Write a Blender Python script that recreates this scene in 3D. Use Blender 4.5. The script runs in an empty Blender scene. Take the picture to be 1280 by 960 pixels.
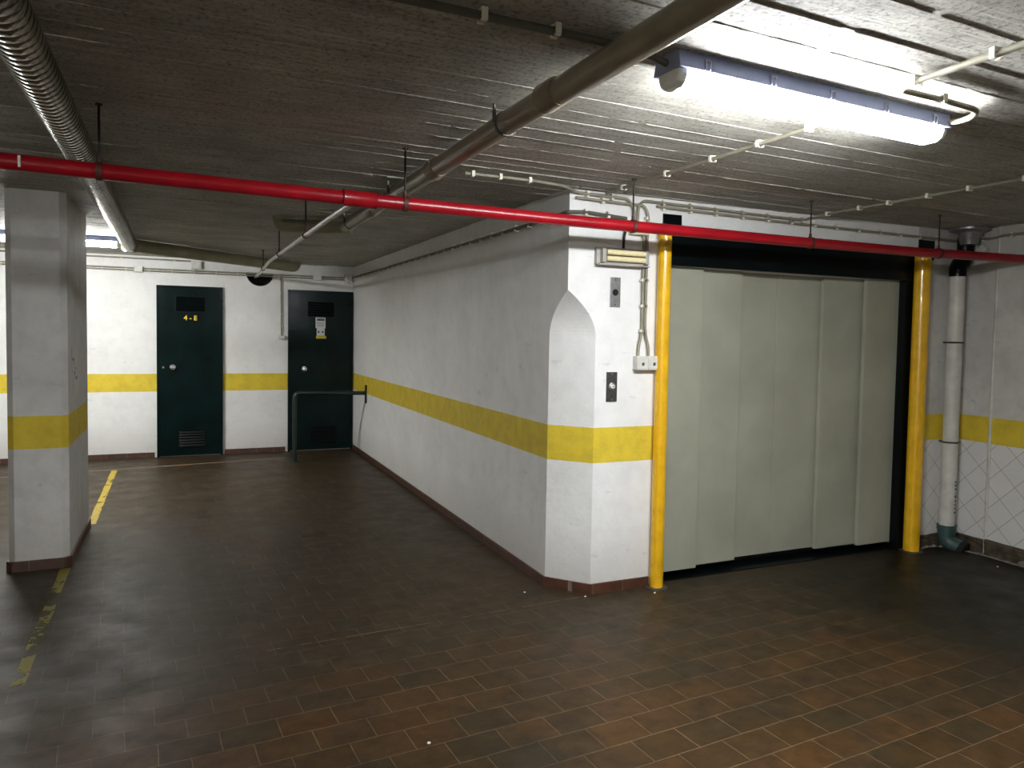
import bpy, bmesh, math, random
from mathutils import Vector, Matrix
random.seed(7)
COL = bpy.context.scene.collection
PI = math.pi
H = 2.317          # ceiling height
D = 5.96           # back wall
R = 3.272          # right wall
XL, YN = -6.6, -7.2  # far left wall, wall behind the camera

# ------------------------------------------------------------------ materials
def new_mat(name):
    m = bpy.data.materials.new(name); m.use_nodes = True
    nt = m.node_tree; b = nt.nodes['Principled BSDF']
    return m, nt, b
def N(nt, t, **k):
    n = nt.nodes.new(t)
    for a, v in k.items():
        if a == 'op': n.operation = v
        elif a == 'inp':
            for kk, vv in v.items(): n.inputs[kk].default_value = vv
        else: setattr(n, a, v)
    return n
def L(nt, a, b): nt.links.new(a, b)
def ramp(nt, stops, interp='LINEAR'):
    n = nt.nodes.new('ShaderNodeValToRGB'); cr = n.color_ramp; cr.interpolation = interp
    while len(cr.elements) < len(stops): cr.elements.new(.5)
    for e, (p, c) in zip(cr.elements, stops):
        e.position = p; e.color = (c, c, c, 1) if isinstance(c, (int, float)) else (*c, 1)
    return n
def noise(nt, vec, scale, detail=4, rough=.55, dist=0):
    n = N(nt, 'ShaderNodeTexNoise', inp={'Scale': scale, 'Detail': detail, 'Roughness': rough, 'Distortion': dist})
    if vec is not None: L(nt, vec, n.inputs['Vector'])
    return n
def coords(nt, scale=(1, 1, 1), rot=(0, 0, 0), loc=(0, 0, 0)):
    tc = N(nt, 'ShaderNodeTexCoord'); mp = N(nt, 'ShaderNodeMapping')
    mp.inputs['Scale'].default_value = scale; mp.inputs['Rotation'].default_value = rot; mp.inputs['Location'].default_value = loc
    L(nt, tc.outputs['Object'], mp.inputs['Vector']); return mp.outputs['Vector']
def mix(nt, fac, a, b, mode='MIX'):
    n = N(nt, 'ShaderNodeMix', data_type='RGBA', blend_type=mode)
    for s, v in ((0, fac), (6, a), (7, b)):
        if hasattr(v, 'links') or hasattr(v, 'is_output'): L(nt, v, n.inputs[s])
        else: n.inputs[s].default_value = v if s == 0 else (*v, 1)
    return n.outputs[2]
def math_(nt, op, a, b=None, clamp=False):
    n = N(nt, 'ShaderNodeMath', op=op); n.use_clamp = clamp
    for i, v in enumerate((a, b)):
        if v is None: continue
        if isinstance(v, (int, float)): n.inputs[i].default_value = v
        else: L(nt, v, n.inputs[i])
    return n.outputs[0]
def bump(nt, b, h, strength, dist):
    n = N(nt, 'ShaderNodeBump', inp={'Strength': strength, 'Distance': dist}); L(nt, h, n.inputs['Height']); L(nt, n.outputs[0], b.inputs['Normal'])
    return n

def simple(name, col, rough=.5, metal=0, var=.15, vscale=12, bmp=.0, spec=.5, coat=0):
    m, nt, b = new_mat(name)
    v = coords(nt); n = noise(nt, v, vscale, 4)
    r = ramp(nt, [(.3, 1 - var), (.7, 1 + var * .5)]); L(nt, n.outputs['Fac'], r.inputs[0])
    L(nt, mix(nt, 1.0, col, r.outputs[0], 'MULTIPLY'), b.inputs['Base Color'])
    b.inputs['Roughness'].default_value = rough; b.inputs['Metallic'].default_value = metal
    b.inputs['Specular IOR Level'].default_value = spec
    b.inputs['Coat Weight'].default_value = coat
    if bmp: bump(nt, b, n.outputs['Fac'], .5, bmp)
    return m

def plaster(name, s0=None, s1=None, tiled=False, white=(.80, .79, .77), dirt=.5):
    m, nt, b = new_mat(name)
    v = coords(nt)
    big = noise(nt, v, 2.2, 5, .6); mid = noise(nt, v, 9, 6, .65); fine = noise(nt, v, 70, 4, .6)
    r1 = ramp(nt, [(.32, 1 - .16 * dirt), (.62, 1)]); L(nt, big.outputs['Fac'], r1.inputs[0])
    r2 = ramp(nt, [(.3, 1 - .14 * dirt), (.55, 1)]); L(nt, mid.outputs['Fac'], r2.inputs[0])
    base = mix(nt, 1, white, r1.outputs[0], 'MULTIPLY'); base = mix(nt, 1, base, r2.outputs[0], 'MULTIPLY')
    sep = N(nt, 'ShaderNodeSeparateXYZ'); L(nt, v, sep.inputs[0]); z = sep.outputs[2]
    # grime splashed on the lowest hand's breadth of the wall
    lo = ramp(nt, [(0, 1), (1, 0)]); L(nt, math_(nt, 'MULTIPLY', z, 2.6, True), lo.inputs[0])
    lf = math_(nt, 'MULTIPLY', lo.outputs[0], mid.outputs['Fac'])
    base = mix(nt, math_(nt, 'MULTIPLY', lf, .75), base, (.33, .29, .24))
    # scuff marks
    sv = coords(nt, (7, 7, 22), (0, .5, .4)); sc = noise(nt, sv, 1.1, 3, .5, .4)
    rs = ramp(nt, [(.69, 0), (.73, 1)]); L(nt, sc.outputs['Fac'], rs.inputs[0])
    base = mix(nt, math_(nt, 'MULTIPLY', rs.outputs[0], (.32 * dirt)), base, (.2, .19, .18))
    if tiled:
        tv = N(nt, 'ShaderNodeTexCoord'); cb = N(nt, 'ShaderNodeCombineXYZ'); s2 = N(nt, 'ShaderNodeSeparateXYZ')
        L(nt, tv.outputs['Object'], s2.inputs[0])
        uu = math_(nt, 'ADD', s2.outputs[0], s2.outputs[1])
        L(nt, uu, cb.inputs[0]); L(nt, s2.outputs[2], cb.inputs[1])
        mp = N(nt, 'ShaderNodeMapping'); mp.inputs['Rotation'].default_value = (0, 0, PI / 4)
        # crossing of joints at u = R-.41, z = .612
        c, s = math.cos(PI / 4), math.sin(PI / 4); u0, z0 = R - .41, .612
        mp.inputs['Location'].default_value = (-(c * u0 - s * z0), -(s * u0 + c * z0), 0)
        L(nt, cb.outputs[0], mp.inputs['Vector'])
        br = N(nt, 'ShaderNodeTexBrick', offset=0.0, inp={'Scale': 1, 'Mortar Size': .0025, 'Mortar Smooth': .2, 'Brick Width': .147, 'Row Height': .147})
        br.inputs['Color1'].default_value = (.74, .72, .70, 1); br.inputs['Color2'].default_value = (.70, .69, .66, 1); br.inputs['Mortar'].default_value = (.36, .34, .30, 1)
        L(nt, mp.outputs[0], br.inputs['Vector'])
        tl = math_(nt, 'LESS_THAN', z, s0)
        tcol = mix(nt, math_(nt, 'MULTIPLY', mid.outputs['Fac'], .35), br.outputs['Color'], (.45, .42, .37))
        base = mix(nt, tl, base, tcol)
    if s0:
        wob = math_(nt, 'MULTIPLY', math_(nt, 'SUBTRACT', fine.outputs['Fac'], .5), .006)
        zz = math_(nt, 'ADD', z, wob)
        st = math_(nt, 'MULTIPLY', math_(nt, 'GREATER_THAN', zz, s0), math_(nt, 'LESS_THAN', zz, s1))
        ry = ramp(nt, [(.3, .78), (.6, 1)]); L(nt, mid.outputs['Fac'], ry.inputs[0])
        yel = mix(nt, 1, (.70, .52, .035), ry.outputs[0], 'MULTIPLY')
        base = mix(nt, st, base, yel)
    L(nt, base, b.inputs['Base Color']); b.inputs['Roughness'].default_value = .7
    h = math_(nt, 'ADD', math_(nt, 'MULTIPLY', fine.outputs['Fac'], .3), mid.outputs['Fac'])
    bump(nt, b, h, .55, .006)
    return m

def ceiling_mat():
    m, nt, b = new_mat('boardmarked_concrete')
    g = coords(nt, (.8, 14, 3)); gr = noise(nt, g, 3, 8, .7, .3)
    v = coords(nt); big = noise(nt, v, 2.6, 6, .68); pit = noise(nt, v, 60, 5, .75)
    r = ramp(nt, [(.3, (.33, .31, .25)), (.7, (.64, .615, .555))]); L(nt, gr.outputs['Fac'], r.inputs[0])
    r2 = ramp(nt, [(.3, .66), (.65, 1.05)]); L(nt, big.outputs['Fac'], r2.inputs[0])
    r3 = ramp(nt, [(.36, .38), (.50, 1)]); L(nt, pit.outputs['Fac'], r3.inputs[0])
    c = mix(nt, 1, r.outputs[0], r2.outputs[0], 'MULTIPLY'); c = mix(nt, 1, c, r3.outputs[0], 'MULTIPLY')
    L(nt, c, b.inputs['Base Color']); b.inputs['Roughness'].default_value = .75
    h = math_(nt, 'ADD', gr.outputs['Fac'], math_(nt, 'MULTIPLY', pit.outputs['Fac'], .45))
    bump(nt, b, h, .75, .0048)
    return m

def floor_mat():
    m, nt, b = new_mat('terracotta_tiles')
    a = math.atan(.068); x0, y0 = -1.403, -1.067
    c, s = math.cos(-a), math.sin(-a)
    v = coords(nt, rot=(0, 0, -a), loc=(-(c * x0 - s * y0), -(s * x0 + c * y0), 0))
    w = noise(nt, v, 3.5, 2); off = N(nt, 'ShaderNodeVectorMath', op='SCALE'); off.inputs['Scale'].default_value = .012
    L(nt, w.outputs['Color'], off.inputs[0]); ad = N(nt, 'ShaderNodeVectorMath', op='ADD'); L(nt, v, ad.inputs[0]); L(nt, off.outputs[0], ad.inputs[1])
    br = N(nt, 'ShaderNodeTexBrick', offset=.5, inp={'Scale': 1, 'Mortar Size': .0022, 'Mortar Smooth': .3, 'Brick Width': .206, 'Row Height': .15, 'Bias': 0})
    br.inputs['Color1'].default_value = (.070, .030, .0075, 1); br.inputs['Color2'].default_value = (.040, .0225, .007, 1); br.inputs['Mortar'].default_value = (.15, .10, .052, 1)
    L(nt, ad.outputs[0], br.inputs['Vector'])
    o = coords(nt)
    big = noise(nt, o, .75, 5, .6); mid = noise(nt, o, 4, 6, .65); fine = noise(nt, o, 40, 4, .6)
    # worn, oily traffic lanes: grey-green film over tiles and joints, thin in places
    rf = ramp(nt, [(.40, .25), (.56, .92)]); L(nt, big.outputs['Fac'], rf.inputs[0])
    rm = ramp(nt, [(.35, .5), (.6, 1)]); L(nt, mid.outputs['Fac'], rm.inputs[0])
    # more grime where cars turn in front of the lift threshold and in the bay
    sep = N(nt, 'ShaderNodeSeparateXYZ'); L(nt, o, sep.inputs[0])
    lane = ramp(nt, [(0, 0), (1, 1)]); L(nt, math_(nt, 'MULTIPLY', math_(nt, 'ADD', math_(nt, 'ADD', sep.outputs[1], 1.0), math_(nt, 'MULTIPLY', mid.outputs['Fac'], .8)), .9, True), lane.inputs[0])
    ff = math_(nt, 'MULTIPLY', rf.outputs[0], rm.outputs[0])
    ff = math_(nt, 'MAXIMUM', ff, math_(nt, 'MULTIPLY', lane.outputs[0], math_(nt, 'ADD', math_(nt, 'MULTIPLY', rm.outputs[0], .3), .55)))
    film = mix(nt, fine.outputs['Fac'], (.015, .0135, .008), (.027, .022, .013))
    film = mix(nt, lane.outputs[0], film, mix(nt, mid.outputs['Fac'], (.020, .0175, .011), (.046, .037, .024)))  # far film lightened in colour, standing in for grazing sheen
    col = mix(nt, math_(nt, 'MULTIPLY', ff, .85), br.outputs['Color'], film)
    # oily black patch spilt beside the gutter in front of the right pole
    dv = N(nt, 'ShaderNodeVectorMath', op='DISTANCE'); dv.inputs[1].default_value = (2.55, -.95, 0); L(nt, o, dv.inputs[0])
    oil = ramp(nt, [(.30, 1), (.62, 0)]); L(nt, math_(nt, 'ADD', math_(nt, 'MULTIPLY', dv.outputs['Value'], .40), math_(nt, 'MULTIPLY', math_(nt, 'SUBTRACT', mid.outputs['Fac'], .5), .8)), oil.inputs[0])
    col = mix(nt, math_(nt, 'MULTIPLY', oil.outputs[0], .9), col, (.008, .0075, .004))
    rb = ramp(nt, [(.3, .6), (.62, 1.2)]); L(nt, noise(nt, o, 11, 6, .7).outputs['Fac'], rb.inputs[0])
    col = mix(nt, 1, col, rb.outputs[0], 'MULTIPLY')
    L(nt, col, b.inputs['Base Color'])
    rr = ramp(nt, [(.3, .36), (.7, .58)]); L(nt, mid.outputs['Fac'], rr.inputs[0]); L(nt, rr.outputs[0], b.inputs['Roughness'])
    b.inputs['Specular IOR Level'].default_value = .2
    h = math_(nt, 'SUBTRACT', math_(nt, 'MULTIPLY', mid.outputs['Fac'], .6), br.outputs['Fac'])
    h = math_(nt, 'ADD', h, math_(nt, 'MULTIPLY', fine.outputs['Fac'], .25))
    bump(nt, b, h, .5, .0022)
    return m

def skirting_mat(name='terracotta_skirting', k=1):
    m, nt, b = new_mat(name)
    tv = N(nt, 'ShaderNodeTexCoord'); cb = N(nt, 'ShaderNodeCombineXYZ'); s2 = N(nt, 'ShaderNodeSeparateXYZ')
    L(nt, tv.outputs['Object'], s2.inputs[0]); L(nt, math_(nt, 'ADD', s2.outputs[0], s2.outputs[1]), cb.inputs[0]); L(nt, s2.outputs[2], cb.inputs[1])
    br = N(nt, 'ShaderNodeTexBrick', offset=0, inp={'Scale': 1, 'Mortar Size': .0018, 'Brick Width': .2, 'Row Height': .3})
    br.inputs['Color1'].default_value = (.17 * k, .065 * k, .035 * k, 1); br.inputs['Color2'].default_value = (.13 * k, .06 * k, .038 * k, 1); br.inputs['Mortar'].default_value = (.20, .16, .12, 1)
    mp = N(nt, 'ShaderNodeMapping'); mp.inputs['Location'].default_value = (.015, .1, 0); L(nt, cb.outputs[0], mp.inputs[0]); L(nt, mp.outputs[0], br.inputs['Vector'])
    n = noise(nt, tv.outputs['Object'], 14, 5); r = ramp(nt, [(.3, .6), (.65, 1.1)]); L(nt, n.outputs['Fac'], r.inputs[0])
    L(nt, mix(nt, 1, br.outputs['Color'], r.outputs[0], 'MULTIPLY'), b.inputs['Base Color']); b.inputs['Roughness'].default_value = .45
    return m

M = {}
M['wall'] = plaster('painted_plaster', .765, .971)
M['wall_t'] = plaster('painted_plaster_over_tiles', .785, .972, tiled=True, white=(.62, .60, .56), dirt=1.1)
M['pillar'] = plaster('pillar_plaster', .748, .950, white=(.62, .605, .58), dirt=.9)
M['plain'] = plaster('plain_plaster', white=(.7, .68, .64))
M['ceil'] = ceiling_mat()
M['floor'] = floor_mat()
M['skirt'] = skirting_mat(k=.52)
M['grime'] = simple('grimy_broken_skirting', (.075, .055, .032), .8, 0, .7, 16, .02)
M['green'] = simple('dark_green_door_enamel', (.0022, .0105, .0100), .22, 0, .5, 4, .006, spec=.16)
M['green2'] = simple('dark_green_rail_enamel', (.008, .022, .016), .35, 0, .4, 20, .001)
M['black'] = simple('dark_green_black_steel', (.0016, .0038, .0045), .3, 0, .5, 6, .002, spec=.2)
M['track'] = simple('brown_door_track', (.022, .017, .010), .6, 0, .4, 10)
M['panel'] = simple('grey_green_lift_panel', (.36, .36, .28), .45, 0, .16, 2.2, .003)
M['yellow'] = simple('yellow_pole_enamel', (.78, .43, .012), .22, 0, .18, 9, .001, coat=.4)
M['red'] = simple('red_pipe_enamel', (.29, .004, .010), .3, 0, .3, 7, .001)
M['rust'] = simple('rust_brown_steel', (.09, .025, .018), .6, .3, .4, 30)
M['rod'] = simple('dark_threaded_rod', (.03, .022, .02), .55, .6, .3, 60)
M['steel'] = simple('brushed_steel', (.36, .36, .36), .38, .8, .2, 40)
M['dsteel'] = simple('darkened_steel_plate', (.10, .095, .085), .42, .6, .25, 40)
M['galv'] = simple('galvanised_pipe', (.62, .58, .58), .35, .55, .2, 25)
M['duct'] = simple('ribbed_aluminium_duct', (.42, .41, .34), .27, .85, .4, 9)
M['pvc'] = simple('beige_pvc', (.30, .255, .175), .3, 0, .22, 6)
M['pvc2'] = simple('olive_beige_pvc', (.33, .31, .20), .45, 0, .25, 6)
M['pvcw'] = simple('off_white_pvc', (.60, .58, .52), .45, 0, .2, 9)
M['pvcg'] = simple('green_grey_pvc', (.035, .075, .07), .45, 0, .3, 14)
M['cond'] = simple('ivory_conduit', (.26, .24, .18), .45, 0, .25, 12)
M['cond2'] = simple('shade_darkened_conduit', (.10, .095, .075), .5, 0, .25, 12)  # darker copy of the conduit colour, with its shade painted in
M['clip'] = simple('ivory_plastic_clip', (.80, .76, .64), .5, 0, .15, 20)
M['box'] = simple('white_plastic_box', (.66, .65, .60), .5, 0, .15, 20)
M['hole'] = simple('hole_shade_black', (.008, .007, .006), .9, 0, .4, 20)  # black base colour standing for the shade inside holes and gaps
M['lampbody'] = simple('blue_cast_lamp_housing', (.40, .46, .72), .5, 0, .08, 10)  # bluish cast of the light put into the housing colour
M['endcap'] = simple('clear_lamp_end', (.78, .80, .80), .35, 0, .1, 20)
M['clasp'] = simple('grey_clasp', (.35, .36, .45), .4, .4, .1, 20)
M['cream'] = simple('cream_tube', (.80, .70, .42), .4, 0, .1, 30)
M['greyp'] = simple('grey_lamp_tray', (.42, .40, .36), .5, .2, .2, 20)
M['chrome'] = simple('chrome', (.85, .85, .84), .18, .9, .05, 20)
M['paper'] = simple('white_paper', (.62, .64, .62), .8, 0, .08, 30)
M['ink'] = simple('dark_ink', (.06, .06, .07), .8)
M['tape'] = simple('yellow_tape', (.55, .48, .04), .6)
M['yletter'] = simple('yellow_letter_paint', (.85, .62, .04), .5)
M['button'] = simple('white_button', (.9, .88, .84), .4)
M['cement'] = simple('pale_cement', (.20, .18, .145), .85, 0, .7, 20, .01)
M['stone'] = simple('grey_brown_stone', (.22, .19, .14), .85, 0, .5, 18, .01)
M['crumb'] = simple('white_plaster_crumb', (.7, .68, .63), .8)

# random tone per lift leaf: slightly different greys
nt = M['panel'].node_tree; b = nt.nodes['Principled BSDF']; src = b.inputs['Base Color'].links[0].from_socket
oi = N(nt, 'ShaderNodeObjectInfo'); rr = ramp(nt, [(0, .86), (1, 1.04)]); L(nt, oi.outputs['Random'], rr.inputs[0]); L(nt, mix(nt, 1, src, rr.outputs[0], 'MULTIPLY'), b.inputs['Base Color'])

def paint_mat(name, col, wear):
    m, nt, b = new_mat(name)
    v = coords(nt); n = noise(nt, v, 9, 6, .7); n2 = noise(nt, v, 2.3, 2)
    s = math_(nt, 'ADD', math_(nt, 'MULTIPLY', n.outputs['Fac'], .6), math_(nt, 'MULTIPLY', n2.outputs['Fac'], .5))
    r = ramp(nt, [(wear, 0), (wear + .04, 1)]); L(nt, s, r.inputs[0])
    L(nt, r.outputs[0], b.inputs['Alpha'])
    L(nt, mix(nt, n.outputs['Fac'], col, tuple(c * .6 for c in col)), b.inputs['Base Color']); b.inputs['Roughness'].default_value = .6
    return m
M['line'] = paint_mat('worn_yellow_road_paint', (.52, .37, .03), .47)
M['line3'] = paint_mat('scraped_yellow_road_paint', (.26, .21, .02), .515)
M['line2'] = paint_mat('faded_pink_line', (.40, .26, .16), .40)
M['line4'] = paint_mat('thin_pale_grout_line', (.20, .14, .08), .50)
M['scrawl'] = simple('pencil_scrawl', (.12, .12, .12), .8)

def emit(name, col, s):
    m, nt, b = new_mat(name)
    b.inputs['Base Color'].default_value = (.9, .9, .9, 1); b.inputs['Emission Color'].default_value = (*col, 1); b.inputs['Emission Strength'].default_value = s
    return m
M['lamp'] = emit('lit_diffuser', (.95, .98, 1.0), 182)
M['fill_lamp'] = emit('added_fill_diffuser', (.98, 1.0, .98), 250)
M['lamp2'] = emit('lit_diffuser_warm', (.98, 1.0, .98), 175)

# ------------------------------------------------------------------ mesh tools
class MB:
    def __init__(s): s.bm = bmesh.new()
    def box(s, lo, hi, mat=0, rotz=0, piv=None):
        lo, hi = Vector(lo), Vector(hi)
        mt = Matrix.Translation((lo + hi) / 2) @ Matrix.Diagonal((*(hi - lo), 1))
        if rotz:
            p = Vector(piv) if piv else (lo + hi) / 2
            mt = Matrix.Translation(p) @ Matrix.Rotation(rotz, 4, 'Z') @ Matrix.Translation(-p) @ mt
        g = bmesh.ops.create_cube(s.bm, size=1, matrix=mt)
        for v in g['verts']:
            for f in v.link_faces: f.material_index = mat
        return s
    def prism(s, pts, z0, z1, mat=0):
        a = [s.bm.verts.new((x, y, z0)) for x, y in pts]; b = [s.bm.verts.new((x, y, z1)) for x, y in pts]
        n = len(pts); fs = [s.bm.faces.new(a[::-1]), s.bm.faces.new(b)]
        for i in range(n): fs.append(s.bm.faces.new((a[i], a[(i + 1) % n], b[(i + 1) % n], b[i])))
        for f in fs: f.material_index = mat
        return s
    def tube(s, pts, r, seg=14, cap=True, rfun=None, mat=0):
        pts = [Vector(p) for p in pts]; n = len(pts); rings = []
        t0 = (pts[1] - pts[0]).normalized(); up = Vector((0, 0, 1)) if abs(t0.z) < .9 else Vector((1, 0, 0))
        nx = t0.cross(up).normalized()
        for i, p in enumerate(pts):
            t = (pts[min(i + 1, n - 1)] - pts[max(i - 1, 0)]).normalized()
            nx = (nx - t * nx.dot(t)).normalized(); ny = t.cross(nx)
            rr = rfun(i) if rfun else r
            rings.append([s.bm.verts.new(p + (nx * math.cos(2 * PI * k / seg) + ny * math.sin(2 * PI * k / seg)) * rr) for k in range(seg)])
        for a, b in zip(rings, rings[1:]):
            for k in range(seg):
                f = s.bm.faces.new((a[k], a[(k + 1) % seg], b[(k + 1) % seg], b[k])); f.smooth = True; f.material_index = mat
        if cap:
            s.bm.faces.new(rings[0][::-1]).material_index = mat; s.bm.faces.new(rings[-1]).material_index = mat
        return s
    def lathe(s, prof, c, ax='Z', seg=28, mat=0):
        # prof: (radius, height) pairs
        rings = []
        for r, h in prof:
            ring = []
            for k in range(seg):
                a = 2 * PI * k / seg; u, v = r * math.cos(a), r * math.sin(a)
                q = {'Z': (u, v, h), 'Y': (u, h, v), 'X': (h, u, v)}[ax]
                ring.append(s.bm.verts.new(Vector(c) + Vector(q)))
            rings.append(ring)
        for a, b in zip(rings, rings[1:]):
            for k in range(seg):
                f = s.bm.faces.new((a[k], a[(k + 1) % seg], b[(k + 1) % seg], b[k])); f.material_index = mat; f.smooth = True
        s.bm.faces.new(rings[0][::-1]).material_index = mat; s.bm.faces.new(rings[-1]).material_index = mat
        return s
    def build(s, name, mat, parent=None, org=(0, 0, 0), bevel=0, kind=None, label=None, cat=None, group=None):
        bmesh.ops.recalc_face_normals(s.bm, faces=s.bm.faces)
        o3 = wloc(parent) if parent else Vector(org)
        bmesh.ops.translate(s.bm, verts=s.bm.verts, vec=-o3)
        for e in s.bm.edges:
            if len(e.link_faces) == 2 and e.calc_face_angle(0) > .7: e.smooth = False
        me = bpy.data.meshes.new(name); s.bm.to_mesh(me); s.bm.free()
        for m in (mat if isinstance(mat, (list, tuple)) else [mat]): me.materials.append(m)
        o = bpy.data.objects.new(name, me); COL.objects.link(o)
        if parent: o.parent = parent
        else: o.location = org
        if bevel:
            b = o.modifiers.new('Bevel', 'BEVEL'); b.width = bevel; b.segments = 2; b.limit_method = 'ANGLE'
        tag(o, label, cat, group, kind)
        return o
def wloc(o):
    v = Vector(o.location)
    while o.parent: o = o.parent; v += Vector(o.location)
    return v
def tag(o, label=None, cat=None, group=None, kind=None):
    for k, v in (('label', label), ('category', cat), ('group', group), ('kind', kind)):
        if v: o[k] = v
    return o
def empty(name, loc, label=None, cat=None, group=None, kind=None):
    o = bpy.data.objects.new(name, None); o.empty_display_size = .1; COL.objects.link(o); o.location = loc
    return tag(o, label, cat, group, kind)
def round_path(pts, rad=.03, n=5):
    pts = [Vector(p) for p in pts]; out = [pts[0]]
    for a, b, c in zip(pts, pts[1:], pts[2:]):
        d1, d2 = (a - b), (c - b); r = min(rad, d1.length * .45, d2.length * .45)
        p, q = b + d1.normalized() * r, b + d2.normalized() * r
        for k in range(n + 1):
            t = k / n; out.append(p * (1 - t) ** 2 + b * 2 * t * (1 - t) + q * t * t)
    out.append(pts[-1]); return out
def text_mesh(body, size, depth):
    cu = bpy.data.curves.new('lettering', 'FONT'); cu.body = body; cu.size = size; cu.extrude = depth; cu.align_x = 'CENTER'; cu.align_y = 'CENTER'; cu.offset = size * .03
    t = bpy.data.objects.new('lettering', cu); COL.objects.link(t)
    dg = bpy.context.evaluated_depsgraph_get(); me = bpy.data.meshes.new_from_object(t.evaluated_get(dg))
    bpy.data.objects.remove(t); return me

# ------------------------------------------------------------------ the shell
fl = MB()
fl.prism([(XL, YN), (3.20, YN), (3.19, -.62), (3.20, -.30), (3.17, -.10), (3.09, .30), (3.09, .5), (XL, .5)], -.25, 0)
fl.prism([(XL, .5), (3.3, .5), (3.3, D + .3), (XL, D + .3)], -.25, 0)
fl.build('floor', M['floor'], kind='structure')
MB().box((3.05, YN, -.25), (3.5, .5, -.045)).build('trim_1', M['grime'], kind='structure')
# cement edge along the broken gutter, ragged
g = MB(); px = None
edge = [(2.90, -.05), (2.98, -.03), (3.06, -.035), (3.13, -.08), (3.165, -.18), (3.185, -.34), (3.178, -.6), (3.19, -1.0), (3.19, -2.2)]
e2 = []
for (a, b_), (c, d_) in zip(edge, edge[1:]):
    for k in range(6): e2.append((a + (c - a) * k / 6, b_ + (d_ - b_) * k / 6))
e2.append(edge[-1])
g.tube([(x - .012, y, -.004 + random.uniform(-.002, .004)) for x, y in e2], .014, 8, rfun=lambda i: .012 + .007 * math.sin(i * 1.7) * math.sin(i * .6))
g.build('trim_2', M['cement'], kind='structure')

# ceiling: board-marked concrete, every board line modelled
c = MB(); bm = c.bm
y = YN - .6; xs0, xs1 = XL - .1, R + .3
SL = .045
prev = None
def zf(b): return H + b
rng = random.Random(3)
rows = []
while y < D + .6:
    w = rng.choice([.12, .14, .155, .17, .20])
    if -2.60 < y + w < -2.44: w = -2.44 - y
    if -2.44 <= y < -2.27: w = .17
    rows.append((y, y + w, .004 if abs(y + 2.44) < .001 else rng.uniform(0, .0022) + (.002 if rng.random() < .15 else 0))); y += w
for (a, b_, dz) in rows:
    v = [bm.verts.new((x, yy + SL * x, H + dz)) for x, yy in ((xs0, a), (xs1, a), (xs1, b_), (xs0, b_))]
    t = [bm.verts.new((x, yy + SL * x, H + .25)) for x, yy in ((xs0, a), (xs1, a), (xs1, b_), (xs0, b_))]
    bm.faces.new(v)
    bm.faces.new(t[::-1])
    for i in range(4): bm.faces.new((v[i], v[(i + 1) % 4], t[(i + 1) % 4], t[i]))
# fins of grout squeezed between the boards: ragged ridges
for (a, b_, dz) in rows[:-1]:
    x = xs0; kind = rng.random()
    if kind < .12: continue
    amp = rng.uniform(.0012, .0038) if kind < .8 else .0065
    step = .035 if b_ > -3.2 else .3
    ph = rng.uniform(0, 50); last = None; on = True
    while x < xs1:
        hgt = amp * max(0, .55 + .45 * math.sin(x * 1.3 + ph) + rng.uniform(-.35, .35)); hw = .0025 + hgt * .45
        if x < -1.1: hgt *= .45
        if abs(b_ + 1.87) < .75: hgt = min(hgt, .0016)
        yy = b_ + SL * x + .002 * math.sin(x * 3 + ph) + rng.uniform(-.0012, .0012)
        z = H + .001
        cur = [bm.verts.new((x, yy - hw, z + dz + .002)), bm.verts.new((x, yy, z - hgt)), bm.verts.new((x, yy + hw, z + dz + .002))]
        if last and rng.random() > .05:
            for i in (0, 1): bm.faces.new((last[i], last[i + 1], cur[i + 1], cur[i]))
        last = cur; x += step * rng.uniform(.5, 1.5)
ceil = c.build('ceiling', M['ceil'], kind='structure')

# back wall with half-round hole for the service pipe
def boolean_cut(o, cut):
    md = o.modifiers.new('b', 'BOOLEAN'); md.operation = 'DIFFERENCE'; md.solver = 'EXACT'; md.object = cut
    dg = bpy.context.evaluated_depsgraph_get(); me = bpy.data.meshes.new_from_object(o.evaluated_get(dg))
    o.modifiers.clear(); o.data = me; bpy.data.objects.remove(cut)
wb = MB().box((XL - .1, D, -.25), (R + .3, D + .3, H + .02)).build('wall_back', M['wall'], kind='structure')
HC = (-1.127, 2.185); hr = .152
def half_pts(r, n=20, top=.0):
    return [(HC[0] + r * math.cos(PI + PI * k / n), HC[1] + r * math.sin(PI + PI * k / n) + top) for k in range(n + 1)]
def yprism(mb, pts, y0, y1, mat=0):
    a = [mb.bm.verts.new((x, y0, z)) for x, z in pts]; b = [mb.bm.verts.new((x, y1, z)) for x, z in pts]; n = len(pts)
    fs = [mb.bm.faces.new(a), mb.bm.faces.new(b[::-1])] + [mb.bm.faces.new((a[i], b[i], b[(i + 1) % n], a[(i + 1) % n])) for i in range(n)]
    for f in fs: f.material_index = mat
    return mb
cut = yprism(MB(), half_pts(hr), D - .1, D + .22).build('cutter', M['hole'])
boolean_cut(wb, cut)
sl = MB(); outer = half_pts(hr + .004); inner = half_pts(hr - .01)  # lining carries the shade inside the hole as black colour
vo = [[sl.bm.verts.new((x, yy, z)) for x, z in P] for yy in (D - .006, D + .215) for P in (outer, inner)]
n = len(outer)
for i in range(n - 1):
    sl.bm.faces.new((vo[0][i], vo[0][i + 1], vo[1][i + 1], vo[1][i])); sl.bm.faces.new((vo[1][i], vo[1][i + 1], vo[3][i + 1], vo[3][i])); sl.bm.faces.new((vo[0][i], vo[2][i], vo[2][i + 1], vo[0][i + 1])); sl.bm.faces.new((vo[2][i], vo[3][i], vo[3][i + 1], vo[2][i + 1]))
yprism(sl, half_pts(hr - .012), D + .19, D + .21)
sl.box((HC[0] - hr, D - .004, HC[1] - .008), (HC[0] + hr, D + .2, HC[1] + .003))
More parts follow.
